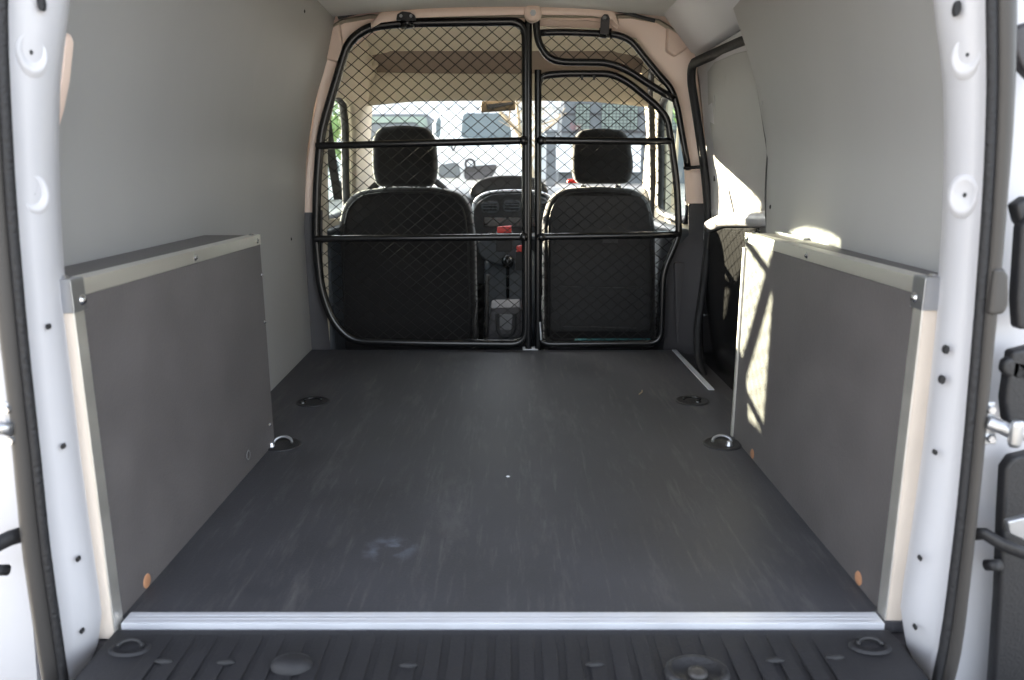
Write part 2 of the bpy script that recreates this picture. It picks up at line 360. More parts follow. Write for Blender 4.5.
# ------------------------------------------------------------------ cab shell
CW = [(-.3, .72), (.55, .72), (.75, .70), (.95, .655), (1.05, .61), (1.12, .56)]
WIN = [(2.90, .47), (2.90, .75), (2.84, .925), (2.95, .945), (3.10, .95), (3.24, .93), (3.36, .84), (3.44, .72), (3.48, .60), (3.50, .47), (3.2, .46)]
OUT = [(2.815, -.3), (2.815, .75), (2.80, 1.195), (2.95, 1.195), (3.15, 1.19), (3.38, 1.14), (3.54, 1.0), (3.72, .82), (3.90, .68), (4.05, -.3), (3.2, -.3)]
def side(s, y, z, d=0): return Vector((XC + s * (lerp(CW, z) + d), y, z))
for s, nm, n0 in ((-1, 'left', 2), (1, 'right', 3)):
    bm = NB(); A = [side(s, *p) for p in OUT + OUT[:1]]; B = [side(s, *p) for p in WIN + WIN[:1]]
    Mid = [a.lerp(b, .5) for a, b in zip(A, B)]
    Mid = [side(s, m_.y, m_.z) for m_ in Mid]
    grid(bm, [A, Mid, B])
    struct(link('wall_cab_' + nm, bm, 'liner', smooth=True, solid=.05, off=(-1 if s < 0 else 1) * 1.0), 'beige ' + nm + ' cab side lining around the door window', 'cab side')
    bm = NB(); tube(bm, round_path([side(s, *p) for p in WIN], .05, 4, True), .017, 8, closed=True)
    o = struct(link('trim_%d' % (19 + (s > 0)), bm, 'rubber', smooth=True), 'black window frame of the ' + nm + ' cab door', 'window frame')
    bm = NB(); tube(bm, round_path([side(s, *p, -.006) for p in [(3.05, 1.07), (3.22, 1.04), (3.40, .96), (3.50, .86), (3.60, .72), (3.64, .5), (3.64, .2)]], .08, 6), .017, 8)
    struct(link('trim_%d' % (21 + (s > 0)), bm, 'rubber', smooth=True), 'black door seal on ' + nm + ' windscreen pillar', 'door seal')
    bm = NB(); bm.faces.new([bm.verts.new(side(s, y, z, .02)) for y, z in WIN])
    struct(link('window_%d' % n0, bm, 'glasst'), nm + ' cab door window', 'window')
    # door card below the window
    bm = NB(); box(bm, min(side(s, 3, .2).x, side(s, 3, .2, -.07).x), max(side(s, 3, .2).x, side(s, 3, .2, -.07).x), 2.85, 3.8, -.28, .44)
    struct(link('trim_%d' % (23 + (s > 0)), bm, 'dash', bevel=.02, seg=3), 'dark ' + nm + ' cab door card with sill', 'door card')
# headliner and header
bm = NB(); hp = [(2.74, 1.165), (2.85, 1.17), (3.0, 1.165), (3.12, 1.15), (3.22, 1.125)]
rows = []
for y, z in hp:
    rows.append([(XC + s * a, y, z - dz) for s, a, dz in ((-1, .72, .10), (-1, .62, .06), (-1, .54, .015), (-1, .45, 0), (1, .45, 0), (1, .54, .015), (1, .62, .06), (1, .72, .10))])
grid(bm, rows); struct(link('ceiling_cab', bm, 'liner', smooth=True, solid=.01, off=1), 'beige headliner over the cab', 'headliner')
bm = NB(); prism(bm, [(XC - .60, 3.20, 1.20), (XC - .60, 3.21, 1.125), (XC - .60, 3.30, 1.100), (XC - .60, 3.40, 1.065), (XC - .60, 3.46, 1.065), (XC - .60, 3.46, 1.20)], (1.20, 0, 0))
struct(link('trim_25', bm, 'brown', bevel=.01), 'brown overhead shelf recess above the windscreen', 'overhead shelf')
bm = NB(); grid(bm, [[(XC + x, 3.43 - abs(x) * .06 + dy, z - max(0, abs(x) - .35) * .10) for x in (-.70, -.6, -.4, -.15, .15, .4, .6, .70)] for z, dy in ((1.085, 0), (1.05, .0), (.99, .05), (.966, .09))])
struct(link('trim_26', bm, 'liner', smooth=True, solid=.012), 'beige header panel along the top of the windscreen', 'header panel')
# sun visor hinge ends seen on the header
# windscreen
WS = [(-.705, 3.50, .995), (-.80, 4.05, .59), (.72, 4.05, .59), (.625, 3.50, .995)]
bm = NB(); grid(bm, [[(XC + x * (.665 + (.77 - .665) * t), 3.52 + .53 * t + (1 - x * x) * .10, .985 - .40 * t) for x in [-1 + k / 6 for k in range(13)]] for t in (0, .33, .66, 1)])
struct(link('window_1', bm, 'glass', smooth=True), 'windscreen of the van', 'windscreen')
for s, nm in ((-1, 'left'), (1, 'right')):
    bm = NB(); tube(bm, [(XC + s * .66, 3.50, 1.0), (XC + s * .695, 3.64, .89), (XC + s * .735, 3.84, .74), (XC + s * .765, 4.05, .58)], .030, 10)
    struct(link('trim_%d' % (27 + (s > 0)), bm, 'liner', smooth=True), 'beige ' + nm + ' windscreen pillar', 'windscreen pillar')
# cab floor and front bulkhead
bm = NB(); box(bm, -.78, .70, 2.78, 4.1, -.30, -.27); box(bm, -.78, .70, 4.05, 4.1, -.3, .55); box(bm, -.76, .68, 2.765, 2.79, -.3, -.02)
struct(link('floor_cab', bm, 'dark'), 'dark cab floor and front bulkhead', 'cab floor')
bm = NB(); prism(bm, [(-.84, 4.08, .5), (-.84, 4.08, .575), (-.84, 4.5, .53), (-.84, 4.8, .42), (-.84, 4.9, .2), (-.84, 4.9, -.3), (-.84, 4.08, -.3)], (1.6, 0, 0))
struct(link('trim_29', bm, 'white', bevel=.05, seg=3), 'white bonnet of the van', 'bonnet')

# ------------------------------------------------------------------ rear frame pillars
def curve_edge(pts, Y): return [aY(x, y, Y) for x, y in pts]
def resample(pts, n=26):
    P = [Vector(p) for p in pts]; L = [0]
    for a, b in zip(P, P[1:]): L.append(L[-1] + (b - a).length)
    out = []
    for k in range(n):
        d = L[-1] * k / (n - 1); i = max(j for j in range(len(L)) if L[j] <= d + 1e-9); i = min(i, len(P) - 2)
        p0 = P[max(i - 1, 0)]; p1 = P[i]; p2 = P[i + 1]; p3 = P[min(i + 2, len(P) - 1)]
        t = (d - L[i]) / (L[i + 1] - L[i])
        out.append(.5 * ((2 * p1) + (-p0 + p2) * t + (2 * p0 - 5 * p1 + 4 * p2 - p3) * t * t + (-p0 + 3 * p1 - 3 * p2 + p3) * t ** 3))
    return out
PIL = dict(
    left=dict(inn=[(72, -120), (61, 0), (55, 50), (51, 100), (52, 190), (57, 280), (68, 370), (78.5, 460), (90, 545), (100, 622), (93, 655), (76, 690), (74, 720)],
              out=[(10, -120), (9, 0), (10, 60), (12, 100), (17, 190), (24, 280), (32, 370), (42, 460), (51, 545), (64, 640), (72, 700), (76, 760)],
              so=[(-18, -120), (-22, 0), (-20, 80), (-14, 190), (-4, 290), (8, 380), (16, 460), (24, 545), (38, 640), (47, 700), (52, 760)],
              holes=[(47, 327), (62, 447), (77, 560), (81, 632)], dim=[(34, 53), (36, 193)], slot=(40, 3)),
    right=dict(inn=[(930, -120), (941, 0), (947, 50), (951, 100), (950, 190), (945, 280), (936, 370), (926, 460), (914, 545), (903, 625), (912, 655), (928, 690), (930, 720)],
               out=[(984, -120), (985, 0), (986, 60), (986, 100), (983, 190), (977, 280), (970, 370), (962, 460), (953, 545), (940, 640), (928, 700), (924, 760)],
               so=[(1014, -120), (1014, 0), (1013, 60), (1010, 130), (1003, 210), (996, 290), (988, 370), (980, 460), (971, 545), (960, 640), (947, 700), (940, 760)],
               holes=[(962, 331), (947, 350), (943, 380), (936, 453), (921, 559), (916, 628)], dim=[(965, 55), (962, 195)], slot=(958, 8)))
# pillar faces, flanges, dimples and holes, seals
for n, (nm, d) in enumerate(PIL.items()):
    s = -1 if nm == 'left' else 1
    I = resample([aY(x, y, .965) for x, y in d['inn']]); O = resample([aY(x, y, .93) for x, y in d['out'][:11]])
    Ob = [o_ + Vector((0, .004, 0)) for o_ in O]
    mid = [i.lerp(o_, .72) + Vector((0, .004, 0)) for i, o_ in zip(I, O)]
    lip = [o_ + Vector((0, -.012, 0)) for o_ in O]
    back = [i + Vector((s * .02, .05, 0)) for i in I]
    bm = NB(); grid(bm, [back, I, mid, Ob, lip, [l + Vector((s * .006, 0, 0)) for l in lip]])
    pil = thing('trim_%d' % (30 + n), (s * .6, .95, 0), 'white painted ' + nm + ' rear door pillar with stamped dimples and holes', 'door pillar', kind='structure')
    link('pillar_face', bm, 'white', pil, smooth=True, solid=.002, off=0)
    for (x, y) in d['dim']:
        c = aY(x, y, .952); nr = (c - Vector((0, 0, CAMZ))); bm = NB()
        lathe(bm, c + Vector((0, -.004, 0)), (-s * .72, -.69, 0), [(.0, -.001), (.0075, -.001), (.0115, .0012), (.0140, .0022), (.0165, .0012), (.020, -.003)], 24, 1, 1.45)
        link('stamped_dimple', bm, 'white', pil, smooth=True)
        bm = NB(); lathe(bm, c + Vector((0, -.005, 0)), (-s * .72, -.69, 0), [(0, 0), (.002, 0), (.002, -.003)], 10, 1, 1.5); link('hole', bm, 'dark', pil)
    for (x, y) in d['holes']:
        c = aY(x, y, .945); bm = NB(); k = .0035 if s > 0 and y in (350, 380) else .0022
        lathe(bm, c, (0, -1, 0), [(0, .0), (k, .0), (k, -.006)], 12, 1, 1.7); link('hole', bm, 'dark', pil)
    c = aY(*d['slot'], .945); bm = NB(); lathe(bm, c, (0, -1, 0), [(0, .0), (.004, .0), (.004, -.006)], 12, 1, 2.2); link('hole', bm, 'dark', pil)
    # rubber seal: textured grip strip and smooth bulb
    O2 = resample([aY(x, y, .92) for x, y in d['out']]); S2 = resample([aY(x, y, .92) for x, y in d['so']])
    sl_ = thing('trim_%d' % (32 + n), (s * .63, .92, 0), 'black and grey rubber door seal on ' + nm + ' rear pillar', 'door seal', kind='structure')
    q = .30
    bm = NB(); tube(bm, [o_.lerp(t, q * .5) + Vector((0, -.004, 0)) for o_, t in zip(O2, S2)], .0062, 8)
    link('grip_strip', bm, 'rubber', sl_, smooth=True)
    bm = NB(); rows = []
    for o_, t in zip(O2, S2):
        a = o_.lerp(t, q * .8); b = t
        rows.append([a.lerp(b, k / 6) + Vector((0, -.016 * math.sin(math.pi * k / 6) ** .6, 0)) for k in range(7)])
    grid(bm, rows); link('seal_bulb', bm, 'seal', sl_, smooth=True, solid=.002)
# pinkish inner flange behind left pillar
bm = NB(); prism(bm, [aY(x, y, 1.02) for x, y in [(50, 28), (63, 32), (66, 40), (62, 80), (56, 110), (50, 130)]], (0, .02, 0))
struct(link('trim_34', bm, 'beige', bevel=.003), 'pale inner flange behind the left rear pillar', 'flange')

# ------------------------------------------------------------------ rear doors standing open
# right door
dr = thing('door_2', (.68, .90, 0), 'open right rear door edge, white with dark inner lining', 'rear door', kind='structure')
bm = NB(); prism(bm, [aY(x, y, .96) for x, y in [(1000, -60), (1090, -60), (1090, 740), (935, 740), (965, 600), (985, 440), (995, 300), (1002, 180)]], (0, .02, 0))
link('body_corner', bm, 'white', dr)
for Q_ in ([(1013, 352), (1040, 345), (1040, 428), (1008, 424), (1006, 400)], [(1006, 470), (1014, 458), (1040, 452), (1060, 740), (990, 740), (1000, 600), (1003, 520)], [(1022, 225), (1040, 210), (1040, 330), (1019, 330), (1017, 300)]):
    bm = NB(); prism(bm, [aY(x, y, .915) for x, y in Q_], (0, .02, 0)); link('inner_lining', bm, 'dark', dr, bevel=.005)
bm = NB(); prism(bm, [aY(x, y, .925) for x, y in [(1014, 30), (1030, 20), (1040, 85), (1022, 66), (1015, 50)]], (0, .02, 0)); link('lamp_edge', bm, 'trim', dr, bevel=.004)
bm = NB(); prism(bm, [aY(x, y, .925) for x, y in [(1016, 205), (1030, 195), (1030, 235), (1020, 222)]], (0, .02, 0)); link('rubber_stop', bm, 'dark', dr, bevel=.004)
bm = NB(); prism(bm, [aY(x, y, .90) for x, y in [(996, 268), (1006, 268), (1010, 276), (1010, 305), (1005, 315), (990, 316)]], (0, .02, 0)); link('buffer', bm, 'seal', dr, bevel=.005)
# hinge right
hg = thing('hinge', aY(1000, 425, .90), 'chrome and zinc door hinge bolted beside right rear pillar', 'hinge')
def hinge(hg, pts, Y):
    p = [aY(x, y, Y) for x, y in pts]
    bm = NB(); prism(bm, [p[0], p[1], p[2], p[3]], (0, .006, 0)); link('hinge_plate', bm, 'zinc', hg, bevel=.003)
    return p
bm = NB(); prism(bm, [aY(x, y, .905) for x, y in [(986, 402), (996, 402), (997, 445), (984, 445)]], (0, .005, 0)); link('hinge_plate', bm, 'zinc', hg, bevel=.002)
bm = NB(); tube(bm, [aY(988, 422, .90), aY(1003, 428, .895), aY(1015, 434, .89), aY(1032, 434, .885)], .0085, 8, flat=.8); link('hinge_arm', bm, 'zinc', hg, smooth=True)
bm = NB(); lathe(bm, aY(1016, 433, .885), (0, 0, 1), [(0, .016), (.006, .016), (.008, .010), (.008, -.012), (.006, -.018), (0, -.018)], 14); link('hinge_pin', bm, 'zinc', hg, smooth=True)
for y in (409, 438):
    bm = NB(); lathe(bm, aY(990, y, .905), (0, -1, 0), [(0, .006), (.005, .006), (.006, 0)], 6); link('bolt', bm, 'chrome', hg)
bm = NB(); prism(bm, [aY(x, y, .915) for x, y in [(1006, 360), (1012, 358), (1030, 362), (1030, 385), (1012, 380), (1003, 372)]], (0, .015, 0))
tag(link('door_latch_block', bm, 'dark', bevel=.005), 'black moulded block above hinge on right rear door', 'latch block')
# check strap right
ck = thing('door_check_strap', aY(990, 545, .90), 'black door check arm with rubber stop beside right rear pillar', 'door check arm')
bm = NB(); tube(bm, [aY(972, 534, .925), aY(985, 534, .915), aY(1003, 545, .90), aY(1032, 556, .88)], .0095, 8, flat=.7); link('arm', bm, 'dark', ck, smooth=True)
bm = NB(); tube(bm, [aY(986, 565, .92), aY(1000, 565, .905)], .0075, 12); link('rubber_stop', bm, 'rubber', ck, smooth=True)
bm = NB(); prism(bm, [aY(x, y, .87) for x, y in [(1008, 522), (1034, 516), (1034, 545), (1010, 534)]], (0, .01, 0)); link('bracket', bm, 'zinc', ck, bevel=.002)
# left door
dl = thing('door_3', (-.72, .90, 0), 'open left rear door edge, white with dark seal beyond', 'rear door', kind='structure')
bm = NB(); prism(bm, [aY(x, y, .96) for x, y in [(-70, 318), (2, 318), (14, 420), (26, 540), (42, 740), (-70, 740)]], (0, .02, 0)); link('body_corner', bm, 'white', dl)
bm = NB(); prism(bm, [aY(x, y, .96) for x, y in [(-70, -60), (4, -60), (4, 318), (-70, 318)]], (0, .02, 0)); link('inner_lining', bm, 'trim', dl)
hg = thing('hinge', aY(6, 424, .92), 'zinc door hinge bolted beside left rear pillar', 'hinge')
bm = NB(); prism(bm, [aY(x, y, .905) for x, y in [(3, 402), (13, 403), (19, 446), (6, 446)]], (0, .006, 0)); link('hinge_plate', bm, 'zinc', hg, bevel=.002)
bm = NB(); tube(bm, [aY(12, 430, .90), aY(2, 428, .90), aY(-14, 430, .89)], .0085, 8); link('hinge_arm', bm, 'zinc', hg, smooth=True)
for p in ((8, 409), (12, 440)):
    bm = NB(); lathe(bm, aY(*p, .905), (0, -1, 0), [(0, .006), (.005, .006), (.006, 0)], 6); link('bolt', bm, 'chrome', hg)
ck = thing('door_check_strap', aY(10, 540, .90), 'black door check arm and rubber stop beside left rear pillar', 'door check arm')
bm = NB(); tube(bm, [aY(24, 534, .93), aY(10, 538, .915), aY(-4, 545, .90), aY(-20, 552, .88)], .011, 8, flat=.7); link('arm', bm, 'dark', ck, smooth=True)
bm = NB(); tube(bm, [aY(8, 570, .92), aY(-8, 570, .905)], .0075, 12); link('rubber_stop', bm, 'rubber', ck, smooth=True)

# ------------------------------------------------------------------ wheel arch boxes
def screw(parent, c, axis, m='chrome', r=.005):
    bm = NB(); lathe(bm, c, axis, [(0, .0035), (r * .6, .0033), (r, .001), (r * 1.25, 0)], 12); return link('screw', bm, m, parent, smooth=True)
def arch_box(s, xi, wallf, y0, y1, h, label, plugs, screws):
    t = thing('wheel_arch_box', (xi, y0, 0), label, 'wheel arch box')
    def X(a): return a if s > 0 else -a
    ax = abs(xi)
    def bx(name, a0, a1, b0, b1, c0, c1, m, bev=.0012):
        bm = NB(); box(bm, min(X(a0), X(a1)), max(X(a0), X(a1)), b0, b1, c0, c1); return link(name, bm, m, t, bevel=bev)
    bx('side_panel', ax + .002, ax + .014, y0 + .004, y1, .0, h - .003, 'box')
    w0 = abs(wallf(y0, h)) - .006; w1 = abs(wallf(y1, h)) - .006
    bm = NB(); prism(bm, [(X(ax + .002), y0 + .004, h - .012), (X(w0), y0 + .004, h - .012), (X(w1), y1, h - .012), (X(ax + .002), y1, h - .012)], (0, 0, .012))
    link('top_panel', bm, 'box', t, bevel=.001)
    bx('rear_panel', ax + .016, w0, y0 + .02, y0 + .03, .0, h - .014, 'box')
    bx('front_panel', ax + .016, w1, y1 - .012, y1 - .001, .0, h - .014, 'box')
    # aluminium angle along the upper inner edge
    bm = NB(); box(bm, min(X(ax), X(ax + .002)), max(X(ax), X(ax + .002)), y0, y1, h - .021, h + .0015)
    box(bm, min(X(ax), X(ax + .026)), max(X(ax), X(ax + .026)), y0, y1, h, h + .0018)
    link('top_edge_strip', bm, 'alu', t, bevel=.0006)
    # corner post: rear-facing and inward-facing legs
    bm = NB(); box(bm, min(X(ax), X(ax + .032)), max(X(ax), X(ax + .025)), y0 - .002, y0 + .003, -.018, h - .036)
    link('rear_post_face', bm, 'cream', t, bevel=.002)
    bm = NB(); box(bm, min(X(ax - .0015), X(ax + .001)), max(X(ax - .0015), X(ax + .001)), y0 - .002, y0 + .022, -.018, h - .036)
    link('post_angle', bm, 'alu', t, bevel=.0006)
    # corner bracket
    bm = NB(); box(bm, min(X(ax - .003), X(ax + .029)), max(X(ax - .003), X(ax + .029)), y0 - .005, y0 - .002, h - .040, h + .003)
    box(bm, min(X(ax - .0035), X(ax - .0005)), max(X(ax - .0035), X(ax - .0005)), y0 - .005, y0 + .026, h - .040, h + .003)
    box(bm, min(X(ax - .003), X(ax + .029)), max(X(ax - .003), X(ax + .029)), y0 - .005, y0 + .026, h + .0015, h + .0045)
    link('corner_bracket', bm, 'zinc', t, bevel=.0008)
    ix = (-s, 0, 0)
    screw(t, (X(ax - .0035), y0 + .018, h - .026), ix, r=.006); screw(t, (X(ax + .016), y0 + .016, h + .0045), (0, 0, 1), r=.006)
    for f in (.52, .97):
        screw(t, (X(ax), y0 + (y1 - y0) * f, h - .011), ix)
    screw(t, (X(ax + .014), y1 - .02, h + .0018), (0, 0, 1))
    for (yy, zz) in screws: screw(t, (X(ax + .002), yy, zz), ix, r=.0035)
    for (yy, zz) in plugs:
        zz = max(zz, .0130)
        bm = NB(); lathe(bm, (X(ax + .002), yy, zz), ix, [(0, .0012), (.0105, .0012), (.0115, 0)], 20); o = link('wooden_plug', bm, 'wood', t, smooth=True)
    return t
def yz(px, py, X): p = aX(px, py, X); return (p.y, p.z)
bl = arch_box(-1, -.581, xL, .980, 1.745, .508, 'dark plywood wheel arch box with aluminium edges, on left of the floor', [yz(147, 582, -.583)],
         [yz(x, y, -.582) for x, y in [(262, 275), (265, 322), (270, 425)]])
p = yz(247, 455, -.582); bm = NB(); lathe(bm, (-.579, p[0], max(p[1], .013)), (1, 0, 0), [(.008, .0), (.0105, .001), (.0115, 0)], 20); link('plug_recess', bm, 'zinc', bl)
br = arch_box(1, .555, xR, 1.0, 1.80, .508, 'dark plywood wheel arch box with aluminium edges, on right beside sliding door', [yz(858, 583, .557), yz(752, 459, .557)], [])
bm = NB(); box(bm, .5525, .559, 1.792, 1.804, .0, .475); link('front_edge_strip', bm, 'alu', br, bevel=.001)
bm = NB(); box(bm, .565, .63, 1.801, 1.804, .44, .50); link('front_tab', bm, 'alu', br, bevel=.0006)
# rear-wall edge strip lying along back of right box top
bm = NB(); p0 = aZ(760, 231, .51); box(bm, .625, .64, 1.62, 1.80, .508, .513); link('wall_strip', bm, 'zinc', br, bevel=.001)

# screws and small holes in wall linings
for n, (x, y, f, lab) in enumerate([(303, 11, xL, 'dark round fixing near top of left wall lining'), (290, 239, xL, 'dark screw in left wall lining near the pillar'), (303, 312, xL, 'bright screw near lower front edge of left wall lining'),
                     (307, 349, xL, 'bright screw at the bottom front corner of left wall lining'), (764, 103, xR, 'small screw near front edge of right wall lining'), (772, 207, xR, 'dark hole in right wall lining above the wheel arch box')]):
    c = on(x, y, f); ax_ = (1, 0, 0) if f is xL else (-1, 0, 0); c.x += ax_[0] * .004
    bm = NB(); lathe(bm, c, ax_, [(0, .002), (.004, .002), (.006, 0)], 12)
    tag(link('wall_screw', bm, 'dark' if 'dark' in lab else 'zinc', smooth=True), lab, 'screw', 'screws in the wall linings')
# dark curved joint along the front edge of the right lining
bm = NB(); tube(bm, [(xR(lerp(edge, z), z) - .001, lerp(edge, z) + .002, z) for z in [.50, .54, .58, .62, .66, .70, .76, .82, .88]], [.002, .005, .006, .006, .006, .005, .004, .003, .002], 8)
struct(link('trim_35', bm, 'dark', smooth=True), 'black gap along the curved front edge of right wall lining', 'gap')

# ------------------------------------------------------------------ tie-down rings in the floor
def tiedown(x, y, r, label, up):
    t = thing('tie_down_ring', (x, y, 0), label, 'tie-down ring', 'lashing eyes sunk in the load floor')
    bm = NB(); lathe(bm, (x, y, 0), (0, 0, 1), [(r * 1.02, .0), (r, .0035), (r * .86, .004), (r * .80, .0005), (r * .5, .0006), (0, .0006)], 28); link('cup', bm, 'dark', t, smooth=True)
    bm = NB(); q = []
    for k in range(13):
        a = math.pi * k / 12; q.append((x + r * .5 * math.cos(a), y + (.3 if not up else .25) * r * math.sin(a), .006 + (.002 if not up else .012) * math.sin(a)))
    tube(bm, q, .0035, 8); link('ring', bm, 'zinc' if up else 'black', t, smooth=True)
    bm = NB(); lathe(bm, (x + (r * .3 if x > 0 else -r * .55), y - r * .25, .001), (0, 0, 1), [(0, .010 if up else .005), (.006, .010 if up else .005), (.008, .003), (.009, 0)], 8); link('bolt', bm, 'zinc' if up else 'black', t)
for (px, py, lab, r, up) in [(313, 402, 'black lashing eye in the floor, further one on the left', .048, 0), (283, 445, 'black lashing eye against front corner of left wheel arch box', .044, 1),
                        (692, 401, 'flush black lashing eye in the floor near sliding door', .048, 0), (722, 444, 'black lashing eye with raised steel ring at right wheel arch box', .046, 1)]:
    c = aZ(px, py, 0); tiedown(c.x, c.y, r, lab, up)
bm = NB(); a, b = aY(575, 349, 2.83), aY(652, 349, 2.83); box(bm, a.x, b.x, 2.81, 2.87, .0, .016)
tag(link('folded_cloth', bm, mat('teal_cloth', (0.03, 0.16, 0.18), .8), bevel=.005), 'narrow teal cloth edge showing under the partition below passenger seat', 'cloth')
# small debris on floor: straw-like sliver
bm = NB(); c = aZ(642, 393, 0); tube(bm, [c + Vector((-.012, -.02, .002)), c + Vector((0, 0, .003)), c + Vector((.004, .022, .002))], .0022, 5)
tag(link('straw', bm, 'twig'), 'tiny pale sliver lying on the floor near sliding door', 'debris')
bm = NB(); c = aZ(508, 477, 0); ball(bm, c + Vector((0, 0, .0014)), .003, (1.5, 1, .5)); tag(link('crumb', bm, 'vanw'), 'white crumb near the middle of the floor', 'debris')

# ------------------------------------------------------------------ loading sill
sill = thing('loading_sill', (0, .9, -.03), 'black ribbed plastic loading sill behind the aluminium threshold', 'loading sill')
bm = NB(); prism(bm, [(-.582, .985, -.005), (.555, .985, -.005), (.555, .80, -.005), (.555, .76, -.015), (-.582, .76, -.015), (-.582, .80, -.005)], (0, 0, -.03))
link('sill_plate', bm, 'sill', sill, bevel=.004)
bm = NB()
for k in range(30):
    x = -.50 + k * .0325
    if x > .46: break
    prism(bm, [(x - .011, .855, -.006), (x + .011, .855, -.006), (x + .011, .965, -.006), (x + .006, .973, -.006), (x - .006, .973, -.006), (x - .011, .965, -.006)], (0, 0, .0018))
link('ribs', bm, 'sill', sill, bevel=.0025)
def sp(px, py): return aZ(px, py, -.005)
for px, py in [(130, 649), (870, 647)]:
    c = sp(px, py); bm = NB(); lathe(bm, c, (0, 0, 1), [(.030, 0), (.027, .004), (.022, .003), (.017, -.004 + .004), (0, .0004)], 24, 1, .62); link('lashing_recess', bm, 'sill', sill, smooth=True)
    bm = NB(); q = [(c.x + .017 * math.cos(a), c.y + .011 * math.sin(a) - .001, c.z + .004 + .004 * math.sin(a)) for a in [math.pi * k / 10 for k in range(11)]]
    tube(bm, q, .0028, 8); link('lashing_ring', bm, 'dark', sill, smooth=True)
for px, py in [(164, 662), (226, 663), (408, 666), (595, 665), (775, 661), (835, 658)]:
    c = sp(px, py); bm = NB(); ball(bm, c + Vector((0, 0, .001)), .0135, (1, .38, .30)); link('stud', bm, 'rubber', sill, smooth=True)
c = sp(292, 666); bm = NB(); lathe(bm, c, (0, 0, 1), [(.029, 0), (.026, .008), (.015, .012), (0, .013)], 24, 1, .7); link('rubber_cap', bm, 'sill', sill, smooth=True)
c = sp(697, 674); bm = NB(); lathe(bm, c, (0, 0, 1), [(.044, 0), (.042, .007), (.034, .008), (.031, -.001 + .002), (0, .0015)], 28, 1, .75); link('lock_recess', bm, 'dark', sill, smooth=True)
bm = NB(); lathe(bm, c + Vector((0, -.003, .001)), (0, 0, 1), [(.013, 0), (.013, .005), (.006, .006), (0, .004)], 14); link('lock_striker', bm, 'seal', sill, smooth=True)
bm = NB(); box(bm, -.9, .85, .45, .84, -.5, -.06); struct(link('trim_36', bm, 'dark', bevel=.03), 'black rear bumper below the loading sill', 'bumper')
# ------------------------------------------------------------------ mesh partition
YB = 2.75
def inside(poly, x, z):
    c = False; n = len(poly)
    for i in range(n):
        x1, z1 = poly[i]; x2, z2 = poly[i - 1]
        if (z1 > z) != (z2 > z) and x < (x2 - x1) * (z - z1) / (z2 - z1) + x1: c = not c
    return c
SL = 0.82
def wire_mesh(poly, Y, p=.0515, r=.00135, x0=0, z0=0):
    bm = NB(); xs = [a for a, b in poly]; zs_ = [b for a, b in poly]
    A, B, Cc, D = min(xs), max(xs), min(zs_), max(zs_); k = 0
    for sgn in (1, -1):
        off = -2.5
        while off < 2.5:
            off += p * SL
            # line z = z0 + sgn*(x-x0)*1.02 + off
            seg = []; step = .004; x = A; run = None
            while x <= B:
                z = z0 + sgn * (x - x0) * SL + off
                ins = inside(poly, x, z)
                if ins and run is None: run = x
                if (not ins) and run is not None: seg.append((run, x)); run = None
                x += step
            if run is not None: seg.append((run, B))
            for a, b in seg:
                if b - a < .008: continue
                pts = []; m_ = max(1, round((b - a) / (p / 2)))
                for i in range(m_ + 1):
                    xx = a + (b - a) * i / m_
                    ph = math.sin((xx - x0) * 2 * math.pi / p + (0 if sgn > 0 else math.pi)) * .0012
                    pts.append((xx, Y + ph * sgn, z0 + sgn * (xx - x0) * SL + off))
                tube(bm, pts, r, 4)
    return bm
def P2(pts, Y=YB): return [aY(x, y, Y) for x, y in pts]
TR = .0155
# driver half
dv = thing('mesh_partition', (-.3, YB, 0), 'taller left half of black tube and wire mesh partition, behind the driver seat', 'mesh partition')
fr = [(526, 21), (400, 23), (368, 27), (348, 42), (334, 88), (321, 132), (317, 185), (316, 240), (321, 290), (333, 322), (352, 341), (430, 343), (526, 344)]
outline = round_path(P2(fr), .06, 8, True)
bm = NB(); tube(bm, outline, TR, 12, closed=True); link('frame_tube', bm, 'black', dv, smooth=True)
poly = [(p.x, p.z) for p in outline]
link('wire_mesh', wire_mesh(poly, YB, x0=-.3, z0=.6), 'wire', dv)
for y0, y1 in ((146, 140.5), (239, 237)):
    bm = NB(); a, b = aY(316, y0, YB - .012), aY(527, y1, YB - .012); tube(bm, [a, b], .0125, 12); link('cross_bar', bm, 'black', dv, smooth=True)
    bm = NB(); ball(bm, b + Vector((-.012, -.004, 0)), .018, (1, .8, .9)); link('joint', bm, 'black', dv, smooth=True)
bm = NB(); tube(bm, P2([(528.5, 18), (528.5, 353)], YB - .006), .0125, 12); link('centre_post', bm, 'black', dv, smooth=True)
# top mounting bracket
bm = NB(); c = aY(406, 16, 2.73); prism(bm, P2([(396, 20), (397, 14), (402, 11), (410, 12), (415, 15), (416, 20)], 2.695), (0, .012, 0)); link('mounting_bracket', bm, 'dark', dv, bevel=.003)
for px in (401, 411):
    bm = NB(); lathe(bm, aY(px, 16, 2.695), (0, -1, 0), [(0, .006), (.005, .006), (.006, 0)], 6); link('bolt', bm, 'zinc', dv)
bm = NB(); tube(bm, P2([(401, 23), (414, 22)], YB), .0205, 12); link('clamp', bm, 'black', dv, smooth=True)
# feet
bm = NB(); c = aY(530, 352, YB); box(bm, c.x - .028, c.x + .030, c.y - .022, c.y + .02, .0005, .005); link('foot_plate', bm, 'zinc', dv, bevel=.001)
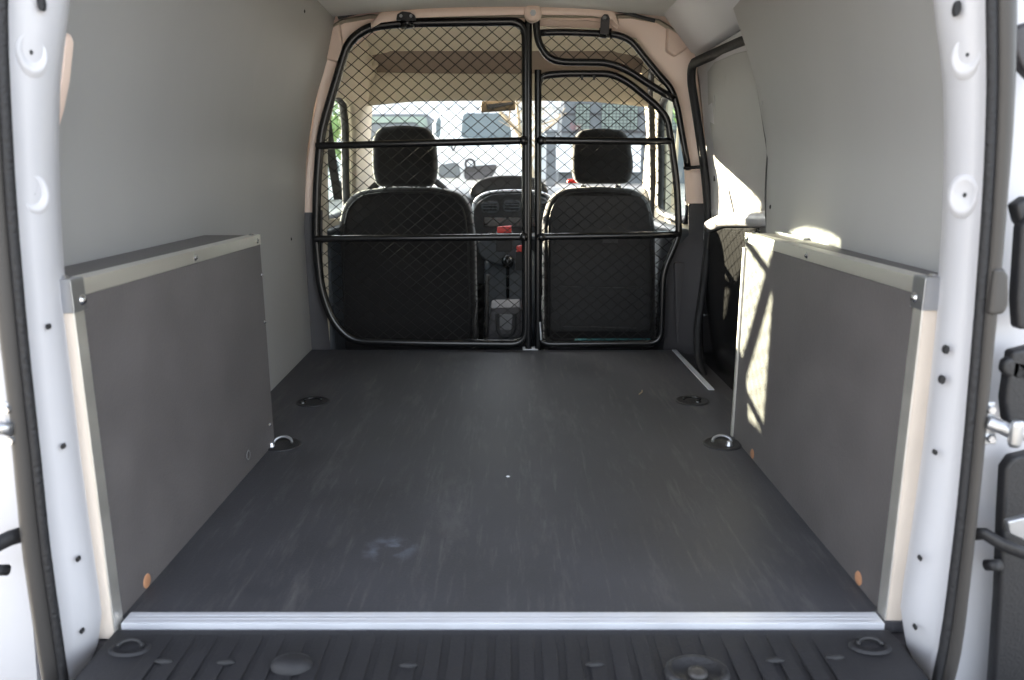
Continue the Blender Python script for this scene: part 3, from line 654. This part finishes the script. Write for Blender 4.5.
# passenger half
pv = thing('mesh_partition', (.3, YB, 0), 'right half of black tube and wire mesh partition with sloping tubes, behind passenger seat', 'mesh partition')
bm = NB(); tube(bm, P2([(538, 70), (538, 350)], YB - .006), .0125, 12); link('centre_post', bm, 'black', pv, smooth=True)
tC = [(538, 76), (562, 73.5), (611, 73.5), (628, 82), (655, 104), (667, 117), (671, 140), (677, 185), (679, 234), (674, 247), (663, 272), (661, 343), (538, 344)]
oc = round_path(P2(tC), .05, 8, True)
bm = NB(); tube(bm, oc, .0125, 12, closed=True); link('frame_tube', bm, 'black', pv, smooth=True)
link('wire_mesh', wire_mesh([(p.x, p.z) for p in oc], YB, x0=.29, z0=.6), 'wire', pv)
tB = [(536, 10), (536.5, 30), (539, 44), (548, 58), (562, 62), (608, 62.5), (628, 70), (650, 85), (674, 99)]
bm = NB(); tube(bm, round_path(P2(tB, YB - .02), .05), .0125, 12); link('sloping_tube', bm, 'black', pv, smooth=True)
tA = [(538, 33), (560, 32), (615, 34), (631, 40), (645, 58), (660, 76), (671, 88), (677, 106), (683, 140), (688, 167)]
bm = NB(); tube(bm, round_path(P2(tA, YB - .01), .05), .0115, 12); link('outer_tube', bm, 'black', pv, smooth=True)
up = P2([(538, 33), (540, 44), (548, 58), (562, 62), (608, 62.5), (628, 70), (650, 85), (674, 99), (668, 84), (660, 76), (645, 58), (631, 40), (615, 34)], YB - .005)
link('wire_mesh', wire_mesh([(p.x, p.z) for p in up], YB - .01, x0=.29, z0=.6), 'wire', pv)
for y0, y1, xe in ((140.5, 141, 671), (237, 234, 679)):
    bm = NB(); a, b = aY(538, y0, YB - .012), aY(xe, y1, YB - .004); tube(bm, [a, a.lerp(b, .8) + Vector((0, 0, -.002)), b], .0125, 12); link('cross_bar', bm, 'black', pv, smooth=True)
    bm = NB(); ball(bm, a + Vector((.012, -.004, 0)), .018, (1, .8, .9)); link('joint', bm, 'black', pv, smooth=True)
bm = NB(); lathe(bm, aY(533, 13, 2.71), (0, -1, 0), [(.030, -.02), (.030, .01), (.024, .018), (.010, .022), (0, .022)], 20); link('mounting_boss', bm, 'beige', pv, smooth=True)
bm = NB(); lathe(bm, aY(533, 13, 2.686), (0, -1, 0), [(.010, 0), (.010, .006), (0, .006)], 6); link('bolt', bm, 'zinc', pv)
bm = NB(); prism(bm, P2([(600, 34), (601, 18), (604, 14), (608, 14), (610, 18), (609, 34)], 2.695), (0, .008, 0)); link('mounting_bracket', bm, 'trim', pv, bevel=.003)
bm = NB(); lathe(bm, aY(604.5, 18, 2.694), (0, -1, 0), [(0, .007), (.006, .007), (.008, 0)], 8); link('bolt', bm, 'zinc', pv, smooth=True)
bm = NB(); tube(bm, P2([(599, 33), (611, 33.5)], YB - .01), .017, 12); link('clamp', bm, 'black', pv, smooth=True)
bm = NB(); tube(bm, [aY(684, 168, 2.735), aY(700, 167, 2.70)], .006, 8); ball(bm, aY(688, 168, 2.735), .014, (1, 1, .6)); link('pillar_clamp', bm, 'black', pv, smooth=True)
for px in (582, 594):
    bm = NB(); tube(bm, P2([(px, 75), (px, 80)], YB - .012), .004, 6); link('cable_tie', bm, 'dark', pv)
bm = NB(); tube(bm, P2([(540, 322), (541, 340)], YB - .02), .004, 6); link('hook', bm, 'zinc', pv)

# ------------------------------------------------------------------ seats
def seat(pts, hp, ysb, label, panel):
    c = sum((aY(x, y, ysb) for x, y in pts), Vector()) / len(pts)
    t = thing('cab_seat', (c.x, ysb + .2, -.27), label, 'seat')
    P = round_path([aY(x, y, ysb) for x, y in pts], .04, 5, True)
    cx = c.x
    bm = NB(); prism(bm, P, (0, .14, 0)); link('backrest', bm, 'seatf', t, bevel=.035, seg=5)
    H = round_path([aY(x, y, ysb + .02) for x, y in hp], .035, 5, True)
    bm = NB(); prism(bm, H, (0, .10, 0)); link('headrest', bm, 'seatf', t, bevel=.03, seg=5)
    hc = sum(H, Vector()) / len(H); zt = max(p.z for p in P); zb = min(p.z for p in H)
    for dx in (-.07, .07):
        bm = NB(); tube(bm, [(hc.x + dx, ysb + .07, zt - .05), (hc.x + dx, ysb + .07, zb + .05)], .007, 10); link('headrest_post', bm, 'chrome', t, smooth=True)
        bm = NB(); lathe(bm, (hc.x + dx, ysb + .07, zt - .012), (0, 0, 1), [(.016, 0), (.014, .016), (0, .017)], 12); link('post_sleeve', bm, 'dark', t, smooth=True)
    # cushion and base
    bm = NB(); box(bm, cx - .24, cx + .24, ysb + .10, ysb + .52, -.08, .09); link('cushion', bm, 'seatf', t, bevel=.05, seg=4)
    bm = NB(); box(bm, cx - .20, cx + .20, ysb + .06, ysb + .45, -.27, -.06); link('seat_base', bm, 'dark', t, bevel=.015)
    bm = NB(); inset = [q.lerp(c, .10) + Vector((0, -.004, 0)) for q in P]; tube(bm, inset, .0035, 6, closed=True); link('piping', bm, 'seatp', t, smooth=True)
    if panel:
        bm = NB(); Q = round_path([aY(x, y, ysb - .008) for x, y in [(550, 210), (560, 195), (642, 195), (650, 210), (651, 332), (550, 332)]], .03, 5, True); prism(bm, Q, (0, .012, 0)); bp = link('back_panel', bm, 'seatp', t, bevel=.004)
        for a, b in (((558, 286), (642, 288)), ((562, 326), (636, 328))):
            bm = NB(); tube(bm, [aY(*a, ysb - .012), aY(*b, ysb - .012)], .003, 6); link('panel_ridge', bm, 'trim', bp, smooth=True)
        bm = NB(); prism(bm, [aY(x, y, ysb - .012) for x, y in [(603, 238), (618, 238), (618, 243), (603, 243)]], (0, .006, 0)); link('panel_clip', bm, 'trim', bp, bevel=.002)
    return t
seat([(338, 352), (337, 228), (342, 204), (356, 191), (384, 187.5), (436, 187.5), (460, 193), (470, 206), (475, 240), (477, 352)],
     [(375, 187), (371, 170), (371, 138), (378, 127), (402, 124.5), (426, 127), (434, 137), (437, 165), (434, 187)], 3.03,
     'dark cloth driver seat on the left, behind partition', False)
seat([(544, 350), (543, 220), (550, 198), (564, 188.5), (600, 186.5), (636, 189), (650, 200), (656, 224), (657, 350)],
     [(575, 184), (572, 165), (574, 140), (580, 130), (602, 127.5), (624, 130), (631, 140), (635, 166), (631, 184)], 3.03,
     'dark passenger seat with flat moulded back panel, on the right', True)

sb = thing('sun_block_belt', (-.72, 2.95, 0), 'dark seat belt added at the pillar beside the driver seat to block sun', 'seat belt')  # belt added to block sun beside the headrest and narrow the lit strip
P = [Vector(p) for p in [(-.700, 2.93, .885), (-.706, 2.99, .80), (-.712, 3.06, .68), (-.718, 3.15, .54)]]
bm = NB(); strip(bm, round_path([p + Vector((-.012, -.020, 0)) for p in P], .05), round_path([p + Vector((.012, .022, 0)) for p in P], .05)); link('webbing', bm, 'dark', sb, smooth=True, solid=.002)
bm = NB(); strip(bm, [Vector((-.715, 2.92, .885)), Vector((-.735, 2.93, -.1))], [Vector((-.705, 2.965, .885)), Vector((-.73, 2.975, -.1))]); link('webbing', bm, 'dark', sb, solid=.002)
bm = NB(); box(bm, -.735, -.690, 2.915, 2.965, .875, .915); link('anchor_loop', bm, 'dark', sb, bevel=.006)
# ------------------------------------------------------------------ dashboard and controls
ds = thing('dashboard', (XC, 3.85, 0), 'dark dashboard with central screen hood below the windscreen', 'dashboard')
bm = NB(); prism(bm, [(-.76, 3.70, .10), (-.76, 3.66, .40), (-.76, 3.72, .53), (-.76, 3.85, .575), (-.76, 4.08, .575), (-.76, 4.08, .10)], (1.44, 0, 0)); link('dash_body', bm, 'dash', ds, bevel=.03, seg=4)
bm = NB(); Q = round_path(P2([(468, 196), (473, 184), (486, 177), (505, 175), (530, 176), (545, 182), (550, 196)], 3.72), .05, 5, True); prism(bm, Q, (0, .12, 0)); link('screen_hood', bm, 'dark', ds, bevel=.012, seg=3)
bm = NB(); tube(bm, round_path(P2([(472, 262), (472, 215), (474, 200), (486, 192.5), (505, 190.5), (535, 191), (552, 196), (556, 215), (556, 262)], 3.655), .05, 6), .0062, 8); link('silver_bezel', bm, 'aluw', ds, smooth=True)
bm = NB(); Q = round_path(P2([(474, 285), (474, 205), (490, 194), (535, 193), (554, 205), (554, 285)], 3.66), .04, 5, True); prism(bm, Q, (0, .06, 0)); link('centre_stack', bm, 'dark', ds, bevel=.006)
for cx_, cy_ in ((490, 207), (512, 206), (543, 207)):
    bm = NB(); Q = round_path(P2([(cx_ - 9, cy_ + 6), (cx_ - 9, cy_ - 6), (cx_ + 9, cy_ - 6), (cx_ + 9, cy_ + 6)], 3.65), .03, 4, True); prism(bm, Q, (0, .012, 0))
    v_ = link('air_vent', bm, 'dash', ds, bevel=.003)
    bm = NB()
    for k in (-3, 0, 3): a, b = aY(cx_ - 7, cy_ + k, 3.645), aY(cx_ + 7, cy_ + k, 3.645); tube(bm, [a, b], .0025, 5)
    link('vent_slats', bm, 'black', v_)
bm = NB(); Q = P2([(484, 217), (540, 217), (540, 227), (484, 227)], 3.652); prism(bm, Q, (0, .012, 0)); link('radio', bm, 'black', ds, bevel=.003)
for px in (490, 507, 534):
    bm = NB(); lathe(bm, aY(px, 236, 3.655), (0, -1, 0), [(0, .02), (.014, .02), (.017, 0)], 16); link('control_knob', bm, 'zinc', ds, smooth=True)
# steering wheel
wc = Vector((-.485, 3.50, .445)); sw = thing('steering_wheel', wc, 'black steering wheel rim showing beside driver headrest', 'steering wheel')
ax = Vector((0, -1, .55)).normalized(); q = ax.to_track_quat('Z', 'Y')
bm = NB(); tube(bm, [wc + q @ Vector((.225 * math.cos(a), .225 * math.sin(a), 0)) for a in [2 * math.pi * k / 40 for k in range(40)]], .0155, 10, closed=True); link('rim', bm, 'dark', sw, smooth=True)
bm = NB()
for a in (0, math.pi, -math.pi / 2): tube(bm, [wc, wc + q @ Vector((.22 * math.cos(a), .22 * math.sin(a), 0))], .014, 8, flat=.5)
link('spokes', bm, 'dark', sw, smooth=True)
bm = NB(); lathe(bm, wc - ax * .03, ax, [(0, .06), (.05, .055), (.07, .03), (.07, 0)], 20); link('airbag_boss', bm, 'dark', sw, smooth=True)
bm = NB(); tube(bm, [wc - ax * .02, wc - ax * .15], .03, 12); link('column', bm, 'dark', sw, smooth=True)
# centre console between the seats
cc = thing('centre_console', (.0, 3.3, -.27), 'grey lower centre console between the seats', 'console')
bm = NB(); prism(bm, [(-.13, 3.3, -.27), (-.13, 3.66, -.27), (-.13, 3.66, .30), (-.13, 3.52, .24), (-.13, 3.44, .02), (-.13, 3.3, -.04)], (.24, 0, 0)); link('console_body', bm, 'dash', cc, bevel=.03, seg=3)
bm = NB(); Q = round_path(P2([(476, 240), (528, 240), (528, 262), (500, 266), (480, 258)], 3.45), .03, 4, True); prism(bm, Q, (0, .12, 0)); link('cup_tray', bm, 'dash', cc, bevel=.008)
bm = NB(); tube(bm, [(-.02, 3.47, .05), (-.02, 3.44, .23)], .008, 8); ball(bm, (-.02, 3.44, .25), .028, (1, 1, 1.2)); link('gear_lever', bm, 'black', cc, smooth=True)
bb = thing('storage_bin', (-.04, 2.93, -.02), 'dark grey storage bin with looped front on floor between the seats', 'storage bin')
bm = NB(); Q = P2([(490, 308), (521, 307), (522, 342), (487, 342)], 2.90); prism(bm, Q, (0, .2, 0)); link('bin_body', bm, 'trim', bb, bevel=.01)
bm = NB(); tube(bm, round_path(P2([(497, 314), (497, 330), (502, 337), (510, 337), (515, 330), (515, 314)], 2.893), .03, 4), .006, 8); link('loop', bm, 'dark', bb, smooth=True)
bm = NB(); Q = P2([(499, 314), (513, 314), (512, 330), (500, 330)], 2.894); prism(bm, Q, (0, .01, 0)); link('bin_panel', bm, mat('bin_grey', (.12, .12, .125), .5), bb, bevel=.003)
hbk = thing('handbrake', (-.14, 2.95, 0), 'upright grey lever beside the driver seat base', 'lever')
bm = NB(); tube(bm, P2([(487, 335), (487, 282), (488, 275)], 2.98), .009, 8); link('lever', bm, 'seal', hbk, smooth=True)
bm = NB(); tube(bm, P2([(476, 338), (475, 320), (477, 300)], 2.96), [.012, .010, .005], 8); link('cover', bm, 'seal', hbk, smooth=True)
for (px, py, w_, lab) in [(505, 230, 8, 'red seat belt buckle top between the seats, upper one'), (521, 249, 4.5, 'red seat belt buckle top low beside the centre posts')]:
    b_ = thing('seat_belt_buckle', aY(px, py, 3.1), lab, 'seat belt buckle')
    bm = NB(); Q = P2([(px - w_, py + 3), (px - w_, py - 3), (px + w_ * .8, py - 4), (px + w_ * .8, py + 3)], 3.1); prism(bm, Q, (0, .02, 0)); link('red_button', bm, 'red', b_, bevel=.003)
    bm = NB(); Q = P2([(px - w_ - 1, py + 22), (px - w_ - 1, py + 2), (px + w_, py + 2), (px + w_ - 1, py + 22)], 3.105); prism(bm, Q, (0, .025, 0)); link('buckle_body', bm, 'dark', b_, bevel=.004)
# mirror
rm = thing('rear_view_mirror', aY(492, 105, 3.62), 'rear-view mirror hanging at the top of the windscreen', 'mirror')
bm = NB(); Q = round_path(P2([(480.5, 101), (515, 99.5), (516, 110), (481, 112.5)], 3.56), .01, 3, True); prism(bm, Q, (0, .03, 0)); link('mirror_housing', bm, 'stain', rm, bevel=.006)
bm = NB(); Q = P2([(486, 104.5), (513, 101.5), (513, 104), (487, 109.5)], 3.555); prism(bm, Q, (0, .006, 0)); link('mirror_glass', bm, 'black', rm)
bm = NB(); tube(bm, P2([(503, 100), (502, 88)], 3.57), .012, 8); link('mirror_stem', bm, 'liner', rm, smooth=True)
# small knob on the overhead shelf
bm = NB(); ball(bm, aY(375, 64, 3.24), .014); tag(link('coat_hook', bm, 'liner', smooth=True), 'small pale knob at left end of overhead shelf', 'knob')
# small red object of unknown kind, placed on the dash
bm = NB(); Q = P2([(567, 183), (568, 179), (577, 179), (578, 183)], 3.8); prism(bm, Q, (0, .03, 0)); tag(link('red_object', bm, 'red', bevel=.003), 'small red object on dashboard left of passenger headrest', 'small object')

# ------------------------------------------------------------------ outside
bm = NB(); grid(bm, [[(x, y, -.62 + (max(0, y - 6) * .035)) for x in (-60, -10, 0, 10, 60)] for y in (-30, 0, 6, 40, 90)])
struct(link('ground', bm, 'asphalt'), 'pale gravel yard in front of and around the van', 'ground')
# white van facing us
Yv = 20.0
v1 = thing('parked_van', aY(475, 230, Yv), 'white van parked nose-on beyond the windscreen, right of driver headrest', 'van')
bm = NB(); Q = round_path(P2([(434, 225), (431, 160), (433, 122), (441, 111.5), (462, 110.5), (508, 110.5), (514, 116), (521, 150), (524, 175), (524, 225)], Yv + .3), .25, 4, True); prism(bm, Q, (0, 4.5, 0)); link('body', bm, 'vanw', v1, bevel=.08)
bm = NB(); Q = round_path(P2([(434, 225), (433, 160), (440, 147), (515, 147), (522, 160), (523, 225)], Yv - .5), .2, 4, True); prism(bm, Q, (0, .8, 0)); link('bonnet', bm, 'vanw', v1, bevel=.10, seg=3)
bm = NB(); Q = round_path(P2([(461, 138), (463, 113), (508, 113), (512, 138)], Yv + .22), .12, 4, True); prism(bm, Q, (0, .06, 0)); link('windscreen', bm, 'glassd', v1, bevel=.03)
bm = NB(); Q = round_path(P2([(436, 137), (436, 122), (439, 117), (441, 120), (440, 137)], Yv + .2), .1, 3, True); prism(bm, Q, (0, .06, 0)); link('side_window', bm, 'glassd', v1)
bm = NB(); Q = round_path(P2([(464, 180), (464, 167), (498, 164), (495, 172), (490, 180)], Yv - .64), .1, 3, True); prism(bm, Q, (0, .1, 0)); link('grille', bm, 'trim', v1, bevel=.02)
bm = NB(); Q = round_path(P2([(438, 178), (438, 165), (458, 162), (461, 178)], Yv - .62), .12, 3, True); prism(bm, Q, (0, .1, 0)); link('headlamp', bm, 'grey', v1, bevel=.02)
bm = NB(); c = aY(470, 164, Yv - .72); tube(bm, [c + Vector((.115 * math.cos(a), 0, .115 * math.sin(a))) for a in [2 * math.pi * k / 20 for k in range(20)]], .030, 6, closed=True); link('round_emblem', bm, 'trim', v1, smooth=True)
bm = NB(); tube(bm, [aY(451, 144, Yv - .5), aY(453, 151, Yv - .55), aY(456, 145, Yv - .5)], .035, 5); link('wiper', bm, 'dark', v1)
bm = NB(); Q = round_path(P2([(429, 155), (429, 142), (434, 142), (437, 155)], Yv - .3), .08, 3, True); prism(bm, Q, (0, .15, 0)); link('wing_mirror', bm, 'dark', v1, bevel=.03)
# pale green-glazed van at left
v2 = thing('parked_van', aY(395, 240, 21), 'grey parked van with pale green glass behind the driver headrest', 'van')
bm = NB(); Q = round_path(P2([(358, 225), (357, 122), (362, 113.5), (428, 113.5), (432, 122), (432, 225)], 23), .2, 4, True); prism(bm, Q, (0, 4.5, 0)); link('body', bm, 'grey', v2, bevel=.08)
bm = NB(); Q = round_path(P2([(364, 123), (365, 116.5), (426, 116.5), (428, 127), (420, 127), (416, 122)], 22.95), .1, 3, True); prism(bm, Q, (0, .06, 0)); link('windscreen', bm, 'glassg', v2)
bm = NB(); Q = P2([(363, 150), (364, 125), (414, 124), (427, 130), (428, 150)], 22.94); prism(bm, Q, (0, .06, 0)); link('window_band', bm, 'grey', v2)
# grey clad building
bd = thing('building', aY(600, 230, 30), 'grey clad building with green gridded windows beyond passenger headrest', 'building')
bm = NB(); Q = P2([(566, 92), (562, 120), (557, 200), (557, 235), (760, 235), (760, 60), (570, 60)], 30); prism(bm, Q, (0, 3, 0)); link('wall', bm, 'grey', bd)
for y in (97, 114, 132):
    bm = NB(); a, b = aY(562, y, 29.97), aY(755, y, 29.97); box(bm, a.x, b.x, 29.93, 30.0, a.z - .035, a.z + .035); link('cladding_joint', bm, 'trim', bd)
for x0, x1 in ((575, 590), (601, 638), (650, 690)):
    a, b = aY(x0, 130, 29.96), aY(x1, 104, 29.96)
    bm = NB(); box(bm, a.x, b.x, 29.90, 29.99, a.z, b.z); wdw = link('window', bm, 'glassg', bd)
    bm = NB(); n = max(4, round((b.x - a.x) / .14))
    for k in range(n + 1): x = a.x + (b.x - a.x) * k / n; box(bm, x - .012, x + .012, 29.88, 29.9, a.z, b.z)
    for k in range(9): z = a.z + (b.z - a.z) * k / 8; box(bm, a.x, b.x, 29.88, 29.9, z - .012, z + .012)
    link('window_grid', bm, 'trim', wdw)
bm = NB(); a, b = aY(556, 172, 29.9), aY(640, 143, 29.9); box(bm, a.x, b.x, 29.6, 29.95, a.z, b.z); link('white_base_wall', bm, 'vanw', bd)
# white wall behind the vans
bm = NB(); a, b = aY(300, 220, 34), aY(560, 78, 34); box(bm, a.x - 3, b.x, 34, 34.5, a.z, b.z)
for k in range(4): box(bm, a.x - 3, b.x, 33.9, 34, b.z - .2 - k * .5, b.z - .15 - k * .5)
tag(link('building', bm, 'vanw'), 'bright white wall behind the parked vans', 'building')
bm = NB(); a, b = aY(546, 190, 27), aY(556, 130, 27); box(bm, a.x, b.x, 27, 27.3, -.2, b.z); box(bm, a.x - .06, b.x + .06, 26.95, 27.35, b.z - .1, b.z)
tag(link('gate_post', bm, 'grey', bevel=.03), 'grey post left of the grey clad building', 'post')
# trees
def branchy(name, base, h, n, label, seed, m='bark', leafy=0, spread=1.0, r0=.09):
    rnd = random.Random(seed); t = thing(name, base, label, 'tree')
    bm = NB(); tips = []
    def grow(p, d, L, r, lv):
        pts = [p]; k = 5
        for i in range(k):
            d = (d + Vector((rnd.uniform(-.22, .22), rnd.uniform(-.22, .22), rnd.uniform(-.05, .12)))).normalized(); pts.append(pts[-1] + d * L / k)
        tube(bm, pts, [r * (1 - .6 * i / k) for i in range(k + 1)], 5)
        tips.extend(pts[2:])
        if lv > 0:
            for j in range(n):
                q = pts[rnd.randint(2, k)]; a = rnd.uniform(0, 6.28)
                grow(q, (d * .6 + Vector((math.cos(a), math.sin(a), rnd.uniform(.0, .6))) * spread).normalized(), L * .62, r * .45, lv - 1)
    grow(Vector(base), Vector((0, 0, 1)), h * .5, r0, 3)
    link('trunk', bm, m, t, smooth=True)
    if leafy:
        bm = NB()
        for _ in range(leafy):
            c = rnd.choice(tips) + Vector([rnd.gauss(0, .16) for _ in range(3)]); s = rnd.uniform(.04, .09)
            a = Vector([rnd.gauss(0, 1) for _ in range(3)]).normalized(); b = a.orthogonal().normalized()
            bm.faces.new([bm.verts.new(c + a * s), bm.verts.new(c + b * s * .5), bm.verts.new(c - a * s), bm.verts.new(c - b * s * .5)])
        link('leaves', bm, 'leaf', t)
    return t
def gz(y): return -.62 + max(0, y - 6) * .035
branchy('bare_tree', (.55, 17, gz(17)), 3.6, 4, 'bare branching tree beyond the windscreen beside centre posts', 3, 'twig', 0, 1.0, .12)
branchy('leafy_tree', (-4.5, 13, gz(13)), 4.2, 4, 'green leafy tree outside the driver door window', 5, 'bark', 2600, .75, .12)
branchy('leafy_tree', (-3.15, 9.5, gz(9.5)), 2.9, 4, 'nearer leafy tree behind the driver door window frame', 9, 'bark', 1800, .7, .09)
branchy('leafy_tree', (3.4, 10, gz(10)), 3.4, 4, 'leafy tree outside the passenger door window', 11, 'bark', 1500, .75, .10)
bm = NB()
c = aY(669, 225, 6.0)
for k in range(9):
    a = random.uniform(-.07, .10); tube(bm, [(c.x + a, 6 + random.uniform(-.1, .1), -.6), (c.x + a * .8, 6.0, .4), (c.x + a * 1.6, 6.0, random.uniform(.9, 1.25))], [.03, .02, .006], 6)
tag(link('dry_shrub', bm, 'twig'), 'tan dry stems outside the passenger door window', 'shrub')
# pale parked car seen low through the driver window
pc = thing('parked_car', (-4.4, 19, -.35), 'pale parked car low in the driver door window', 'car')
def pcb(y): return y + 5
bm = NB(); prism(bm, [(-6.6, pcb(a), b) for a, b in [(13, -.1), (13, .5), (14, .57), (14.6, 1.1), (16.2, 1.13), (17, .65), (17.2, -.1)]], (1.8, 0, 0)); link('body', bm, 'vanw', pc, bevel=.08, seg=3)
bm = NB(); prism(bm, [(-4.79, pcb(a), b) for a, b in [(14.3, .65), (14.75, 1.03), (16.0, 1.05), (16.5, .67)]], (.01, 0, 0)); link('side_window', bm, 'glassd', pc)
for y in (13.6, 16.4):
    bm = NB(); lathe(bm, (-4.82, pcb(y), .10), (1, 0, 0), [(0, .06), (.2, .06), (.32, .04), (.33, -.1), (0, -.1)], 20); link('wheel', bm, 'dark', pc, smooth=True)
